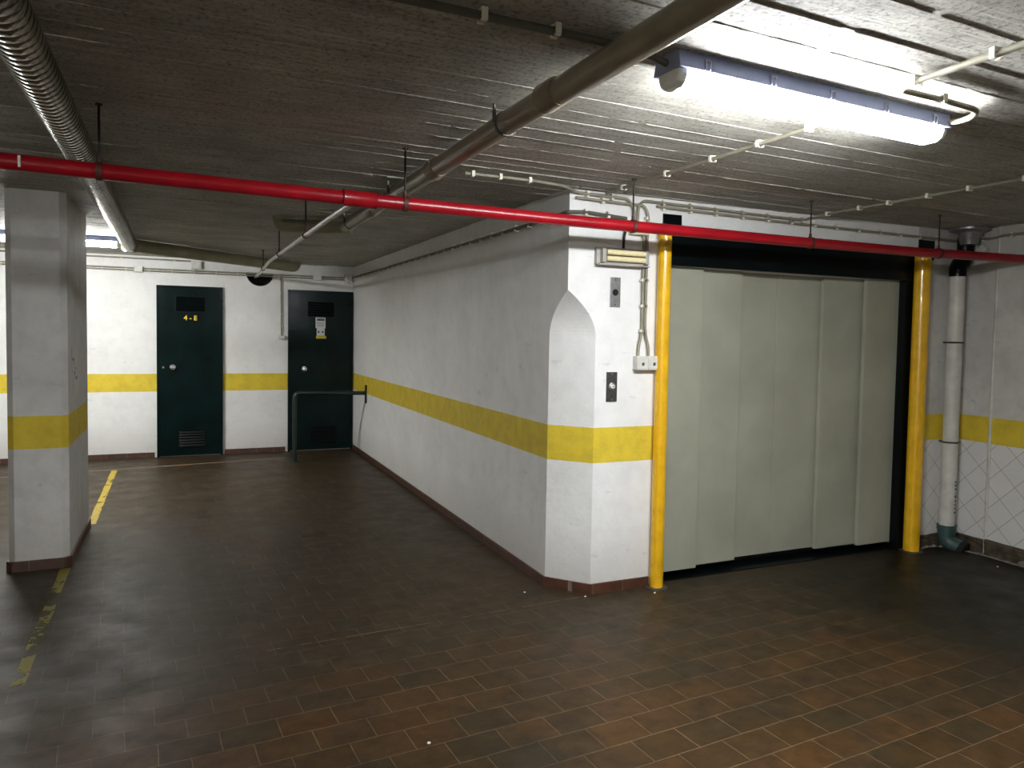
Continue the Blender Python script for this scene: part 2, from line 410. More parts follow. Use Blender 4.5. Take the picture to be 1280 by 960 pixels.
sl.build('hole_lining', M['hole'], org=(HC[0], D, HC[1] - hr), label='half-round hole in the back wall, lined black for its shade, where the thin grey branch pipe goes through', cat='pipe sleeve')

MB().box((XL - .3, YN - .1, -.25), (XL, D + .3, H + .02)).build('wall_left', M['plain'], kind='structure')
MB().box((XL - .1, YN - .3, -.25), (R + .3, YN, H + .02)).build('wall_front', M['plain'], kind='structure')
wr = MB().box((R, YN - .1, -.25), (R + .3, .8, H + .02))
wr.box((R - .028, -2.2, -.05), (R + .01, -.300, H + .02))
wr.build('wall_right', M['wall_t'], kind='structure')

# the lift block: chamfered corner that runs out to a square one at the top
blk = MB(); bm = blk.bm
CX, CY = .185, .225
zs = 1.50; za = 1.757
OX0, OX1, OZ = .60, 2.80, 1.932
b0 = -.25
def V(x, y, z): return bm.verts.new((x, y, z))
def F(*v, m=0):
    f = bm.faces.new(v); f.material_index = m; return f
# curved stop of the chamfer: points from (CX,0,zs) up to apex (0,0,za) and back to (0,CY,zs)
n = 12
fr = [V(CX * (1 - t ** 1.9), 0, zs + (za - zs) * t) for t in [k / n for k in range(n + 1)]]
sd = [V(0, CY * (1 - t ** 1.9), zs + (za - zs) * t) for t in [k / n for k in range(n)]] + [fr[-1]]
A0, A1 = V(CX, 0, b0), fr[0]
B0, B1 = V(0, CY, b0), sd[0]
F(B0, A0, A1, B1)
for i in range(n - 1): F(sd[i], fr[i], fr[i + 1], sd[i + 1])
F(sd[n - 1], fr[n - 1], fr[n])
C0, C1 = V(OX0, 0, b0), V(OX0, 0, OZ); T = V(0, 0, H + .02); C2 = V(OX0, 0, H + .02)
F(A0, C0, C1, C2, T, *fr[::-1])
K0, K1 = V(0, D + .1, b0), V(0, D + .1, H + .02)
F(K0, B0, *sd, T, K1)
J0, J1 = V(OX0, .45, b0), V(OX0, .45, OZ); F(C0, J0, J1, C1)
G0, G1, G2 = V(OX1, 0, b0), V(OX1, 0, OZ), V(OX1, 0, H + .02)
F(C1, G1, G2, C2)
Q0, Q1 = V(OX1, .45, b0), V(OX1, .45, OZ); F(J1, Q1, G1, C1); F(G0, G1, Q1, Q0); F(J0, Q0, Q1, J1)
E0, E1 = V(R + .05, 0, b0), V(R + .05, 0, H + .02); F(G0, E0, E1, G2, G1, m=1)
blk.build('wall_middle', [M['wall'], M['wall_t']], kind='structure')

# skirting boards
def skirt(name, pts, h=.06, t=.012, mat=None, b=0.0):
    mb = MB(); P = [Vector((x, y, 0)) for x, y in pts]
    off = []
    for i, p in enumerate(P):
        ns = []
        if i > 0: d = (P[i] - P[i - 1]).normalized(); ns.append(Vector((d.y, -d.x, 0)))
        if i < len(P) - 1: d = (P[i + 1] - P[i]).normalized(); ns.append(Vector((d.y, -d.x, 0)))
        nn = sum(ns, Vector()).normalized(); off.append(p + nn * (t / max(.3, nn.dot(ns[0]))))
    poly = [(p.x, p.y) for p in P] + [(p.x, p.y) for p in reversed(off)]
    mb.prism(poly, -.02, h)
    return mb, mat or M['skirt']
def sk(name, pts, **k):
    mb, m = skirt(name, pts, **k); return mb.build(name, m, kind='structure', bevel=.002)
sk('baseboard_middle', [(0, D), (0, CY), (CX, 0), (OX0 - .02, 0)])
sk('baseboard_back', [(XL, D), (-2.275, D)]); sk('baseboard_back', [(-1.52, D), (-.83, D)])
sk('baseboard_left', [(XL, YN), (XL, D)])
# broken grimy base of the right wall
for nm, pts, h in (('baseboard_right', [(2.86, 0), (R, 0), (R, -.300)], .085), ('baseboard_right', [(R - .028, -.300), (R - .028, -2.2)], .10)):
    mb, _ = skirt(nm, pts, h=h, t=.022); bmesh.ops.subdivide_edges(mb.bm, edges=mb.bm.edges[:], cuts=7, use_grid_fill=True)
    for v in mb.bm.verts: v.co += Vector((random.uniform(-.005, .005), random.uniform(-.005, .005), random.uniform(-.006, .004) if v.co.z > .02 else -.02))
    mb.build(nm, M['grime'], kind='structure')
# thin white bead where the right wall steps
MB().tube([(R - .03, -.293, -.04), (R - .03, -.293, 1.2), (R - .026, -.295, H)], .011, 10).build('trim_3', M['pvcw'], kind='structure')

# ------------------------------------------------------------------ pillar
px0, px1, py0, py1, ch = -2.93, -2.612, 1.65, 2.74, .035
foot = [(px0 + ch, py0), (px1 - ch, py0), (px1, py0 + ch), (px1, py1 - ch), (px1 - ch, py1), (px0 + ch, py1), (px0, py1 - ch), (px0, py0 + ch)]
pil = empty('concrete_pillar', (-2.77, 2.2, 0), 'white plastered square pillar with chamfered edges and yellow band, on the left', 'pillar')
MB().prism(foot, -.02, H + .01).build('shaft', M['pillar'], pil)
mb = MB()
def offs(f, t):
    cx, cy = -2.771, 2.195; return [(x + (t if x > cx else -t), y + (t if y > cy else -t)) for x, y in f]
mb.prism(offs(foot, .014), -.02, .062).build('skirting', M['skirt'], pil, bevel=.002)
mb = MB()
for (yy, z, l, a) in [(1.9, 1.28, .05, .2), (1.95, 1.25, .03, 1.2), (2.02, 1.22, .04, .1), (1.98, 1.18, .03, .9), (2.05, 1.15, .05, .3), (1.86, 1.2, .16, 1.57)]:
    mb.box((px1 - .001, yy, z), (px1 + .0006, yy + abs(math.cos(a)) * l + .005, z + abs(math.sin(a)) * l + .005))
mb.build('pencil_scrawl', M['scrawl'], pil)

# ------------------------------------------------------------------ lift door
lift = empty('car_lift_door', (1.7, .06, 0), 'wide grey-green six-panel car lift door in a dark frame between two yellow poles', 'lift door')
pxs = [(.56, .978, .058), (.93, 1.322, .104), (1.27, 1.653, .150), (1.657, 2.08, .150), (2.022, 2.45, .104), (2.375, 2.79, .058)]
for a, b_, yy in pxs:
    mb = MB().box((a, yy, .048), (b_, yy + .028, 1.935)); mb.build('panel', M['panel'], lift, bevel=.002)
hd = MB().box((.60, -.003, 1.930), (2.80, .035, 2.135)); hd.build('header', M['black'], lift, bevel=.003)
MB().box((.60, .035, 1.935), (2.80, .30, 1.955)).build('top_track', M['track'], lift)
MB().box((.60, -.002, -.02), (.668, .055, 1.93)).build('jamb', M['black'], lift, bevel=.003)
MB().box((2.69, -.002, -.02), (2.80, .055, 1.93)).build('jamb', M['black'], lift, bevel=.003)
MB().box((.60, .03, -.03), (2.80, .24, .006)).build('sill', M['black'], lift, bevel=.002)
MB().box((.60, .2, -.02), (2.80, .23, 1.95)).build('backing_plate', M['hole'], lift)
for a, b_, zt in ((.622, .757, 2.232), (2.80, 2.965, 2.228)):
    MB().box((a, -.004, 2.09), (b_, .004, zt)).build('frame_plate', M['black'], lift, bevel=.002)

for nm, x, yy, r, lab in (('yellow_pole', .612, -.045, .0405, 'glossy yellow pole left of the car lift door, beside the call button'), ('yellow_pole', 2.778, -.060, .055, 'yellow pole at the right side of the car lift door, dimmer and scuffed')):
    e = empty(nm, (x, yy, 0), lab, 'pole')
    MB().tube([(x, yy, -.01), (x, yy, .7), (x, yy, 1.4), (x, yy, 2.13)], r, 32).build('pole', M['yellow'], e)
    MB().lathe([(r + .026, -.005), (r + .026, .006), (r + .02, .008)], (x, yy, 0)).build('base_plate', M['dsteel'], e)
    MB().box((x - .012, yy, 2.085), (x + .012, 0.001, 2.11)).build('wall_tie', M['dsteel'], e)

# ------------------------------------------------------------------ storage doors
def storage_door(nm, x0, x1, h, knob, vents, lv_top, lv_bot):
    leaf = MB().box((x0, D - .03, .012), (x1, D + .002, h))
    leaf = leaf.build(nm, M['green'], org=((x0 + x1) / 2, D - .015, 0), kind='structure', bevel=.003)
    f = MB(); t = .03
    f.box((x0 - .004, D - .04, .0), (x0 + t - .012, D, h + .006)).box((x1 - t + .012, D - .04, .0), (x1 + .004, D, h + .006)).box((x0 - .004, D - .04, h - .015), (x1 + .004, D, h + .008))
    f.build('door_frame', M['green'], leaf, bevel=.002)
    for (a, b_, z0, z1) in (lv_top, lv_bot):
        v = MB(); v.box((a - .012, D - .036, z0 - .012), (b_ + .012, D - .029, z0)).box((a - .012, D - .036, z1), (b_ + .012, D - .029, z1 + .012))
        v.box((a - .012, D - .036, z0), (a, D - .029, z1)).box((b_, D - .036, z0), (b_ + .012, D - .029, z1))
        k = int((z1 - z0) / .028)
        for i in range(k):
            z = z0 + (i + .5) * (z1 - z0) / k; dz = (z1 - z0) / k
            q = [(D - .030, z + dz * .42), (D - .042, z - dz * .3), (D - .036, z - dz * .42), (D - .029, z - .1 * dz)]
            aa = [v.bm.verts.new((a, yy, zz)) for yy, zz in q]; bb = [v.bm.verts.new((b_, yy, zz)) for yy, zz in q]
            v.bm.faces.new(aa); v.bm.faces.new(bb[::-1])
            for j in range(4): v.bm.faces.new((aa[j], bb[j], bb[(j + 1) % 4], aa[(j + 1) % 4]))
        v.build('louvre', M['black'], leaf)
    kx, kz = knob
    kb = MB().lathe([(.031, 0), (.031, -.004), (.014, -.006), (.012, -.03), (.024, -.036), (.028, -.05), (.022, -.062), (.004, -.066)], (kx, D - .03, kz), 'Y'); kb.build('door_knob', M['chrome'], leaf)
    return leaf
d1 = storage_door('door_1', -2.245, -1.547, 1.986, (-2.082, 1.047), None, (-2.045, -1.739, 1.70, 1.87), (-2.017, -1.742, .115, .30))
MB().lathe([(.012, 0), (.012, -.004)], (-2.182, D - .03, 1.047), 'Y', 14).build('keyhole_plate', M['steel'], d1)
for x in (-1.553,):
    for z in (.3, 1.0, 1.7): MB().tube([(x + .002, D - .045, z), (x + .002, D - .045, z + .09)], .008, 10).build('hinge', M['green'], d1)
me = text_mesh('4 - E', .105, .0015); o = bpy.data.objects.new('lettering', me); me.materials.clear(); me.materials.append(M['yletter']); COL.objects.link(o)
o.parent = d1; o.rotation_euler = (PI / 2, 0, 0); o.location = (-1.893 - (-1.896), -.0185, 1.622); o.scale = (.72, .72, 1); o['label'] = 'yellow painted characters 4-E'
d2 = storage_door('door_2', -.797, -.014, 1.992, (-.605, 1.025), None, (-.561, -.247, 1.68, 1.86), (-.525, -.228, .115, .30))
for z in (.3, 1.0, 1.7): MB().tube([(-.018, D - .045, z), (-.018, D - .045, z + .09)], .008, 10).build('hinge', M['green'], d2)
nt_ = empty('paper_notice', (-.41, D - .033, 1.42), 'white paper notice with yellow tape on the dark green door behind the green rail', 'notice')
MB().box((-.472, D - .0325, 1.535), (-.352, D - .0305, 1.672)).box((-.458, D - .0335, 1.44), (-.362, D - .0315, 1.55)).build('sheet', M['paper'], nt_)
for x, w in ((-.455, .018), (-.433, .022), (-.407, .018), (-.385, .02)): MB().box((x, D - .0345, 1.625), (x + w, D - .0325, 1.655)).build('print', M['ink'], nt_)
for z in (1.603, 1.588, 1.573, 1.558): MB().box((-.46, D - .0335, z), (-.365, D - .0320, z + .004)).build('print', M['ink'], nt_)
for x in (-.445, -.395): MB().box((x, D - .0345, 1.475), (x + .02, D - .0330, 1.50)).build('print', M['ink'], nt_)
MB().box((-.466, D - .0350, 1.405), (-.345, D - .0315, 1.438)).build('tape_strip', M['tape'], nt_)

# green hand rail in front of door 2
rl = empty('guard_rail', (-.817, 5.16, 0), 'dark green bent pipe rail in front of the right storage door', 'rail')
MB().tube(round_path([(-.817, 5.16, 0), (-.817, 5.16, .79), (-.004, 5.16, .775)], .07, 8), .024, 18).build('rail_pipe', M['green2'], rl)
MB().box((-.012, 5.125, .655), (0.0, 5.195, .87)).build('wall_flange', M['green2'], rl, bevel=.002)
MB().lathe([(.045, 0), (.045, .006), (.03, .012)], (-.817, 5.16, 0)).build('floor_flange', M['green2'], rl)

# ------------------------------------------------------------------ fluorescent battens
def batten(x0, x1, yc, z, yaw, matl, label, org):
    e = empty('fluorescent_light', org, label, 'ceiling light', None)
    cx = (x0 + x1) / 2; RM = Matrix.Translation((cx, yc, z)) @ Matrix.Rotation(yaw, 4, 'Z')
    Lh = (x1 - x0) / 2
    def sect(pts, xa, xb, name, mat, par, bev=.003):
        mb = MB(); a = [mb.bm.verts.new(RM @ Vector((xa, p, q))) for p, q in pts]; b = [mb.bm.verts.new(RM @ Vector((xb, p, q))) for p, q in pts]
        n = len(pts); mb.bm.faces.new(a); mb.bm.faces.new(b[::-1])
        for i in range(n): mb.bm.faces.new((a[i], b[i], b[(i + 1) % n], a[(i + 1) % n]))
        return mb.build(name, mat, par, bevel=bev)
    tray = sect([(-.050, .012), (.050, .012), (.060, -.030), (.064, -.046), (-.064, -.046), (-.060, -.030)], -Lh, Lh, 'housing', M['lampbody'], e)
    dp = [(-.054, -.045), (.054, -.045), (.055, -.060), (.046, -.082), (.028, -.093), (-.028, -.093), (-.046, -.082), (-.055, -.060)]
    sect(dp, -Lh + .075, Lh - .035, 'diffuser', matl, e)
    for s in (-1, 1):
        dq = [(p * .98, q) for p, q in dp]
        a, b = (s * (Lh - .035), s * (Lh - .004)); mb = MB(); n = len(dq); rings = []
        for t, k in ((0, 1), (.6, .97), (.88, .86), (1, .62)):
            rings.append([mb.bm.verts.new(RM @ Vector((a + (b - a) * t, p * k, -.041 + (q + .041) * k))) for p, q in dq])
        for r1, r2 in zip(rings, rings[1:]):
            for i in range(n): mb.bm.faces.new((r1[i], r1[(i + 1) % n], r2[(i + 1) % n], r2[i]))
        mb.bm.faces.new(rings[0]); mb.bm.faces.new(rings[-1][::-1]); mb.build('end_cap', M['endcap'], e, bevel=.002)
    for i in range(5):
        x = -Lh + .10 + i * (2 * Lh - .2) / 4
        for s in (-1, 1):
            mb = MB()
            for dx in (-.011, .007):
                mb.bm.verts.ensure_lookup_table(); m0 = RM @ Matrix.Translation((x + dx + .002, s * .0655, -.038)) @ Matrix.Diagonal((.004, .006, .044, 1))
                bmesh.ops.create_cube(mb.bm, size=1, matrix=m0)
            bmesh.ops.create_cube(mb.bm, size=1, matrix=RM @ Matrix.Translation((x, s * .0640, -.017)) @ Matrix.Diagonal((.024, .006, .006, 1)))
            mb.build('clasp', M['clasp'], e)
    return e
batten(-.675, .56, -1.875, H + .001, .055, M['lamp'], 'lit fluorescent batten on the ceiling above the floor in front of the car lift', (-.07, -1.875, H))
batten(-3.74, -2.48, 4.10, H + .001, 0, M['lamp2'], 'lit fluorescent batten mostly hidden behind the white pillar', (-3.1, 4.10, H))
# unseen batten added behind the camera as fill light
batten(-5.2, -3.94, -5.9, H + .001, 0, M['fill_lamp'], 'unseen fluorescent batten added on the ceiling behind the camera for fill light', (-4.57, -5.9, H))

# ------------------------------------------------------------------ pipes
# red sprinkler main
ry = [(-6.59, -.74), (-2.5, -.585), (-1.3, -.475), (-.3, -.41), (1.2, -.385), (2.3, -.395), (R, -.50)]
def red_y(x):
    for (a, b_), (c_, d_) in zip(ry, ry[1:]):
        if a <= x <= c_: return b_ + (d_ - b_) * (x - a) / (c_ - a)
    return ry[-1][1]
ZR = 2.072
rp = empty('red_fire_pipe', (0, -.4, ZR), 'long red fire main running across the whole ceiling below the concrete', 'pipe')
MB().tube([(x, red_y(x), ZR) for x in [-6.59, -5, -3.5, -2.5, -1.9, -1.3, -.8, -.3, .4, 1.2, 1.8, 2.3, 2.8, R + .03]], .0295, 28).build('pipe_run', M['red'], rp)
for a, b_ in ((-1.335, -1.19), (-5.2, -5.08)):
    mb = MB(); mb.tube([(a, red_y(a), ZR), (a + .012, red_y(a), ZR), (b_ - .012, red_y(b_), ZR), (b_, red_y(b_), ZR)], .036, 28, rfun=lambda i: (.037, .0345, .0345, .037)[i]); mb.build('coupling', M['red'], rp)
MB().box((-2.478, red_y(-2.475) - .0315, ZR - .02), (-2.470, red_y(-2.475) - .025, ZR + .02)).build('paint_chip', M['pvcw'], rp)
def hanger(x, y, zc, r, lab, grp=None, mat=None):
    e = empty('pipe_hanger', (x, y, H), lab, 'pipe hanger', grp)
    MB().tube([(x, y, zc + r + .012), (x, y, H + .005)], .0045, 10).lathe([(.012, 0), (.012, .006)], (x, y, H - .006), seg=10).build('rod', M['rod'], e)
    return e
def ring_x(mb, x, y, z, r, w=.02, t=.004):
    P = []
    seg = 28
    for rr, xx in ((r, -w / 2), (r + t, -w / 2), (r + t, w / 2), (r, w / 2)):
        P.append([mb.bm.verts.new((x + xx, y + rr * math.cos(2 * PI * k / seg), z + rr * math.sin(2 * PI * k / seg))) for k in range(seg)])
    for i in range(4):
        A, B = P[i], P[(i + 1) % 4]
        for k in range(seg): mb.bm.faces.new((A[k], A[(k + 1) % seg], B[(k + 1) % seg], B[k])).smooth = True
    return mb
for x, lab in ((-2.235, 'dark rod hanger of the red pipe beside the ribbed duct'), (-1.06, 'dark rod hanger of the red pipe next to the branch tee'), (.165, 'dark rod hanger of the red pipe in front of the junction box wall'), (1.40, 'dark rod hanger of the red pipe above the middle of the lift door'), (2.47, 'dark rod hanger of the red pipe in front of the right yellow pole top')):
    e = hanger(x, red_y(x), ZR, .0295, lab)
    mb = ring_x(MB(), x, red_y(x), ZR, .0305); mb.lathe([(.008, 0), (.008, .022)], (x, red_y(x), ZR + .031), seg=8); mb.build('clamp_ring', M['rust'], e)
# galvanised branch to the back wall
bp = [(-1.275, red_y(-1.275) + .02, ZR - .004), (-1.262, .3, 2.09), (-1.262, 3.4, 2.115), (-1.20, 5.0, 2.13), (-1.165, D + .15, 2.145)]
br_ = empty('branch_pipe', (-1.26, 2.6, 2.1), 'thin grey galvanised branch pipe from the red main to the hole in the back wall', 'pipe')
MB().tube(bp, .0145, 18).build('pipe_run', M['galv'], br_)
MB().tube([(-1.275, red_y(-1.275) + .015, ZR - .004), (-1.274, red_y(-1.275) + .075, ZR - .002)], .021, 18).build('branch_socket', M['galv'], br_)
for x, y, z, lab in ((-1.262, 1.15, 2.097, 'rod hanger of the thin grey branch pipe nearest the red main'), (-1.262, 2.62, 2.109, 'rod hanger at the middle of the thin grey branch pipe'), (-1.222, 4.45, 2.125, 'rod hanger of the thin grey branch pipe nearest the back wall')):
    e = hanger(x, y, z, .0145, lab)
    mb = MB(); mb.tube([(x, y - .008, z), (x, y + .008, z)], .021, 18); mb.lathe([(.007, 0), (.007, .03)], (x, y, z + .014), seg=8); mb.build('clamp_ring', M['rust'], e)

# beige drain pipe
MY0 = -4.6
dr = empty('drain_pipe', (-.91, -1, 2.25), 'beige plastic drain pipe running away under the ceiling left of the bright lamp', 'pipe')
ZP = 2.252
def dx(y): return -.895 - .012 * (1 - (y + 4.6) / 6.3) * 2 if y < 1.7 else -.905
MB().tube([(-.880 if y < -2 else -.905, y, ZP) for y in (MY0, -2.6, -1.3, 0, 1.74)], .041, 26).build('pipe_run', M['pvc'], dr)
for y in (-1.62, -.42, .85):
    mb = MB(); x = -.905
    mb.tube([(x, y - .05, ZP), (x, y - .04, ZP), (x, y + .03, ZP), (x, y + .04, ZP)], .046, 26, rfun=lambda i: (.043, .0465, .0465, .049)[i]); mb.build('socket', M['pvc'], dr)
for y in (-1.25, .3, 1.55):
    mb = MB(); x = -.905
    mb.tube([(x, y - .008, ZP), (x, y + .008, ZP)], .0445, 24); mb.box((x - .05, y - .008, ZP), (x - .042, y + .008, H)); mb.box((x + .042, y - .008, ZP), (x + .05, y + .008, H)); mb.build('strap', M['dsteel'], dr)
sp = empty('drain_pipe', (-1.15, 1.85, 2.24), 'short olive-beige pipe branching off the far end of the long beige drain pipe', 'pipe')
MB().tube(round_path([(-.86, 1.78, 2.256), (-1.32, 2.0, 2.256), (-1.335, 2.01, 2.36)], .04, 6), .048, 24).build('pipe_run', M['pvc2'], sp)
MB().tube([(-.94, 1.818, 2.256), (-.855, 1.778, 2.256)], .053, 24).build('socket', M['pvc2'], sp)

# ribbed duct and the smooth pipe that follows it
du = empty('ribbed_duct', (-2.36, 0, 2.25), 'round ribbed metal duct running away under the ceiling at the left', 'duct')
pts = []; prof = []
y = -4.6
def ductx(y): return -2.338 - .0105 * (y + 2)
while y < 3.95:
    for k, rr in ((0, .0600), (.003, .0618), (.030, .0618), (.033, .0600), (.036, .0560), (.041, .0560)):
        pts.append((ductx(y), y + k, 2.25)); prof.append(rr)
    y += .044
MB().tube(pts, .055, 34, rfun=lambda i: prof[i]).build('duct_run', M['duct'], du)
MB().tube([(ductx(3.95), 3.93, 2.25), (ductx(3.98), 4.02, 2.25)], .064, 28).build('end_collar', M['duct'], du)
for y in (-2.15,):
    x = ductx(y)
    mb = MB(); mb.tube([(x, y - .01, 2.25), (x, y + .01, 2.25)], .0635, 28); mb.box((x + .06, y - .01, 2.25), (x + .064, y + .01, H)); mb.box((x + .06, y - .01, H - .006), (x + .13, y + .01, H + .002)); mb.build('strap', M['dsteel'], du)
s2 = empty('drain_pipe', (-1.5, 4.8, 2.25), 'olive-beige drain pipe slanting from the end of the ribbed duct towards the back wall', 'pipe')
MB().tube(round_path([(-2.44, 4.02, 2.25), (-.76, 5.60, 2.25), (-.745, 5.615, 2.36)], .05, 6), .059, 26).build('pipe_run', M['pvc2'], s2)
MB().tube([(-2.44, 4.02, 2.25), (-2.37, 4.085, 2.25)], .064, 26).build('socket', M['pvc2'], s2)

# rain pipe in the right corner with funnel, shoe
cp = empty('corner_downpipe', (3.13, -.075, 0), 'off-white vertical drain pipe in the right corner with dark funnel above and green elbow below', 'pipe')
MB().tube([(3.125, -.075, .12), (3.125, -.075, .8), (3.125, -.075, 1.5), (3.125, -.075, 1.99)], .054, 28).build('pipe_run', M['pvcw'], cp)
for z in (.775, 1.50):
    mb = MB().lathe([(.058, -.006), (.061, 0), (.058, .006)], (3.125, -.075, z)); mb.box((3.10, -.02, z - .006), (3.15, 0, z + .006)); mb.build('pipe_clamp', M['dsteel'], cp)
MB().tube(round_path([(3.125, -.075, 1.975), (3.125, -.075, 2.05), (3.185, -.085, 2.12), (3.185, -.085, 2.26)], .03, 6), .057, 26).build('neck', M['black'], cp)
MB().lathe([(.058, 2.20), (.066, 2.235), (.068, 2.24), (.082, 2.285), (.135, 2.300), (.135, 2.315)], (3.15, -.137, 0), seg=36).build('funnel', M['steel'], cp)
MB().tube(round_path([(3.125, -.075, .155), (3.125, -.075, .04), (3.155, -.19, .0)], .05, 7), .060, 26, rfun=None).build('elbow', M['pvcg'], cp)
MB().tube([(3.125, -.075, .13), (3.125, -.075, .165)], .066, 26).build('socket', M['pvcg'], cp)
MB().tube([(3.149, -.168, .008), (3.158, -.203, -.004)], .065, 26).build('elbow_mouth', M['hole'], cp)
for i in range(9):
    z = .26 + i * .028; MB().box((3.125 + random.uniform(-.006, .006), -.1300, z), (3.137, -.1250, z + random.uniform(.006, .018))).build('printed_mark', M['ink'], cp)

# rubble beside the gutter
def blob(name, c, r, mat, lab, cat, grp=None):
    mb = MB(); bmesh.ops.create_icosphere(mb.bm, subdivisions=2, radius=1)
    rn = random.Random(hash(c) % 999)
    for v in mb.bm.verts:
        v.co = Vector((v.co.x * r[0], v.co.y * r[1], v.co.z * r[2])) * rn.uniform(.82, 1.1) + Vector(c)
    return mb.build(name, mat, org=(c[0], c[1], c[2] - r[2]), label=lab, cat=cat, group=grp)
blob('cement_patch', (R - .02, -.15, 2.16), (.03, .07, .045), M['pvcw'], 'crumbling white filler lump on the right wall next to the funnel neck', 'filler patch')
blob('broken_stone', (3.225, -.60, -.008), (.035, .06, .04), M['stone'], 'lump of broken stone in the gutter at the foot of the right wall', 'stone')
for c_, lab in (((.545, -.13, .004), 'white plaster crumb on the floor by the left yellow pole foot'), ((.135, -.035, .004), 'white plaster crumb at the chamfered wall corner'), ((-1.145, -1.19, .004), 'white crumb on the tiles nearest to the viewer'), ((3.0, -.55, .003), 'white crumb on the dark floor near the gutter'), ((-.16, .16, .004), 'white plaster crumb on the floor left of the chamfered corner')):
    blob('plaster_crumb', c_, (.007, .006, .004), M['crumb'], lab, 'crumb')

# ------------------------------------------------------------------ conduits
def clip_mesh(p, t, nrm, r):
    """C-shaped clip: p on the conduit axis, t along it, nrm away from the surface"""
    t = Vector(t).normalized(); nrm = Vector(nrm).normalized(); b = t.cross(nrm)
    mb = MB(); M3 = Matrix((t, b, nrm)).transposed().to_4x4(); M3.translation = Vector(p)
    w = .016; e = r + .006
    for cc, ss in (((0, 0, -r - .003), (w, 2 * e, .006)), ((0, -e, -.001), (w, .005, 2 * r + .006)), ((0, e, -.001), (w, .005, 2 * r + .006)), ((0, -e * .72, r + .003), (w, e * .62, .004)), ((0, e * .72, r + .003), (w, e * .62, .004))):
        bmesh.ops.create_cube(mb.bm, size=1, matrix=M3 @ Matrix.Translation(cc) @ Matrix.Diagonal((*ss, 1)))
    return mb
def conduit(pts, r, nrm, clips, label, mat=None, rad=.04, org=None):
    e = empty('cable_conduit', org or pts[0], label, 'conduit')
    MB().tube(round_path(pts, rad, 5), r, 12).build('tube', mat or M['cond'], e)
    for p, t, nn in clips: clip_mesh(p, t, nn, r).build('clip', M['clip'], e)
    return e
Dn, Yn, Xn = (0, 0, -1), (0, -1, 0), (-1, 0, 0)
r = .0085
# ceiling run that feeds the lift lobby
conduit([(.20, -.06, H - .016), (.20, -1.60, H - .016), (.23, -1.75, H - .016), (.235, -1.83, H - .03)], r, Dn, [((.20, y, H - .016), (0, 1, 0), Dn) for y in (-.245, -.647, -1.0, -1.307, -1.58)],
        'ivory conduit with C clips across the ceiling from the lift wall to the bright lamp', rad=.06)
conduit([(.055, -2.9, H - .028), (.063, -2.389, H - .028), (.067, -2.145, H - .028), (.08, -2.07, H - .028), (.30, -2.064, H - .028), (.50, -2.045, H - .028), (.565, -1.97, H - .028), (.545, -1.86, H - .028)], .0105, Dn,
        [((.063, -2.40, H - .028), (0, 1, 0), Dn), ((.067, -2.15, H - .028), (0, 1, 0), Dn), ((.29, -2.064, H - .028), (1, 0, 0), Dn)], 'thick ivory conduit bending round the right end of the bright lamp', rad=.05)
conduit([(-2.3, -1.965, H - .016), (-1.45, -1.965, H - .016), (-.80, -1.95, H - .016), (-.69, -1.93, H - .03)], .011, Dn, [((x, -1.962, H - .016), (1, 0, 0), Dn) for x in (-1.9, -1.58, -1.267, -1.061, -.865)],
        'shade-darkened conduit on the ceiling left of the beige drain pipe', rad=.05, mat=M['cond2'])
conduit([(-.68, -.175, H - .017), (-.30, -.175, H - .017), (-.10, -.13, H - .017), (.04, -.02, 2.296), (.37, -.02, 2.290), (.408, -.02, 2.24), (.408, -.02, 2.15)], r, Dn,
        [((x, -.175, H - .017), (1, 0, 0), Dn) for x in (-.64, -.491, -.326)] + [((x, -.02, 2.291), (1, 0, 0), Yn) for x in (.10, .26)], 'ivory conduit coming off the ceiling onto the top of the white lift wall')
conduit([(.03, -.02, 2.268), (.30, -.02, 2.262), (.478, -.02, 2.262), (.505, -.02, 2.22), (.503, -.02, 1.53), (.53, -.02, 1.44), (.532, -.02, 1.385)], r, Yn,
        [((.20, -.02, 2.265), (1, 0, 0), Yn)] + [((.503, -.02, z), (0, 0, 1), Yn) for z in (2.19, 1.83, 1.68, 1.535)], 'ivory conduit dropping to the right one of the twin switch boxes')
conduit([(.46, -.02, 2.11), (.482, -.02, 2.08), (.482, -.02, 1.53), (.462, -.02, 1.44), (.460, -.02, 1.385)], r, Yn,
        [((.482, -.02, z), (0, 0, 1), Yn) for z in (1.83, 1.68, 1.535)], 'ivory conduit dropping to the left one of the twin switch boxes')
cl4 = [((x, -.02, z), (1, 0, 0), Yn) for x, z in ((.609, 2.288), (.804, 2.286), (.994, 2.283), (1.197, 2.281), (1.401, 2.278), (1.593, 2.275), (1.69, 2.276))]
conduit([(.435, -.02, 2.15), (.438, -.02, 2.25), (.47, -.02, 2.29), (1.6, -.02, 2.275), (1.71, -.02, 2.277), (1.77, -.05, 2.302), (1.775, -.4, H - .012), (1.775, -3.2, H - .012)], r, Yn,
        cl4 + [((1.775, y, H - .012), (0, 1, 0), Dn) for y in (-.15, -.40, -.611, -.868, -1.109, -1.4)], 'upper ivory conduit above the lift door that turns off across the ceiling', rad=.03)
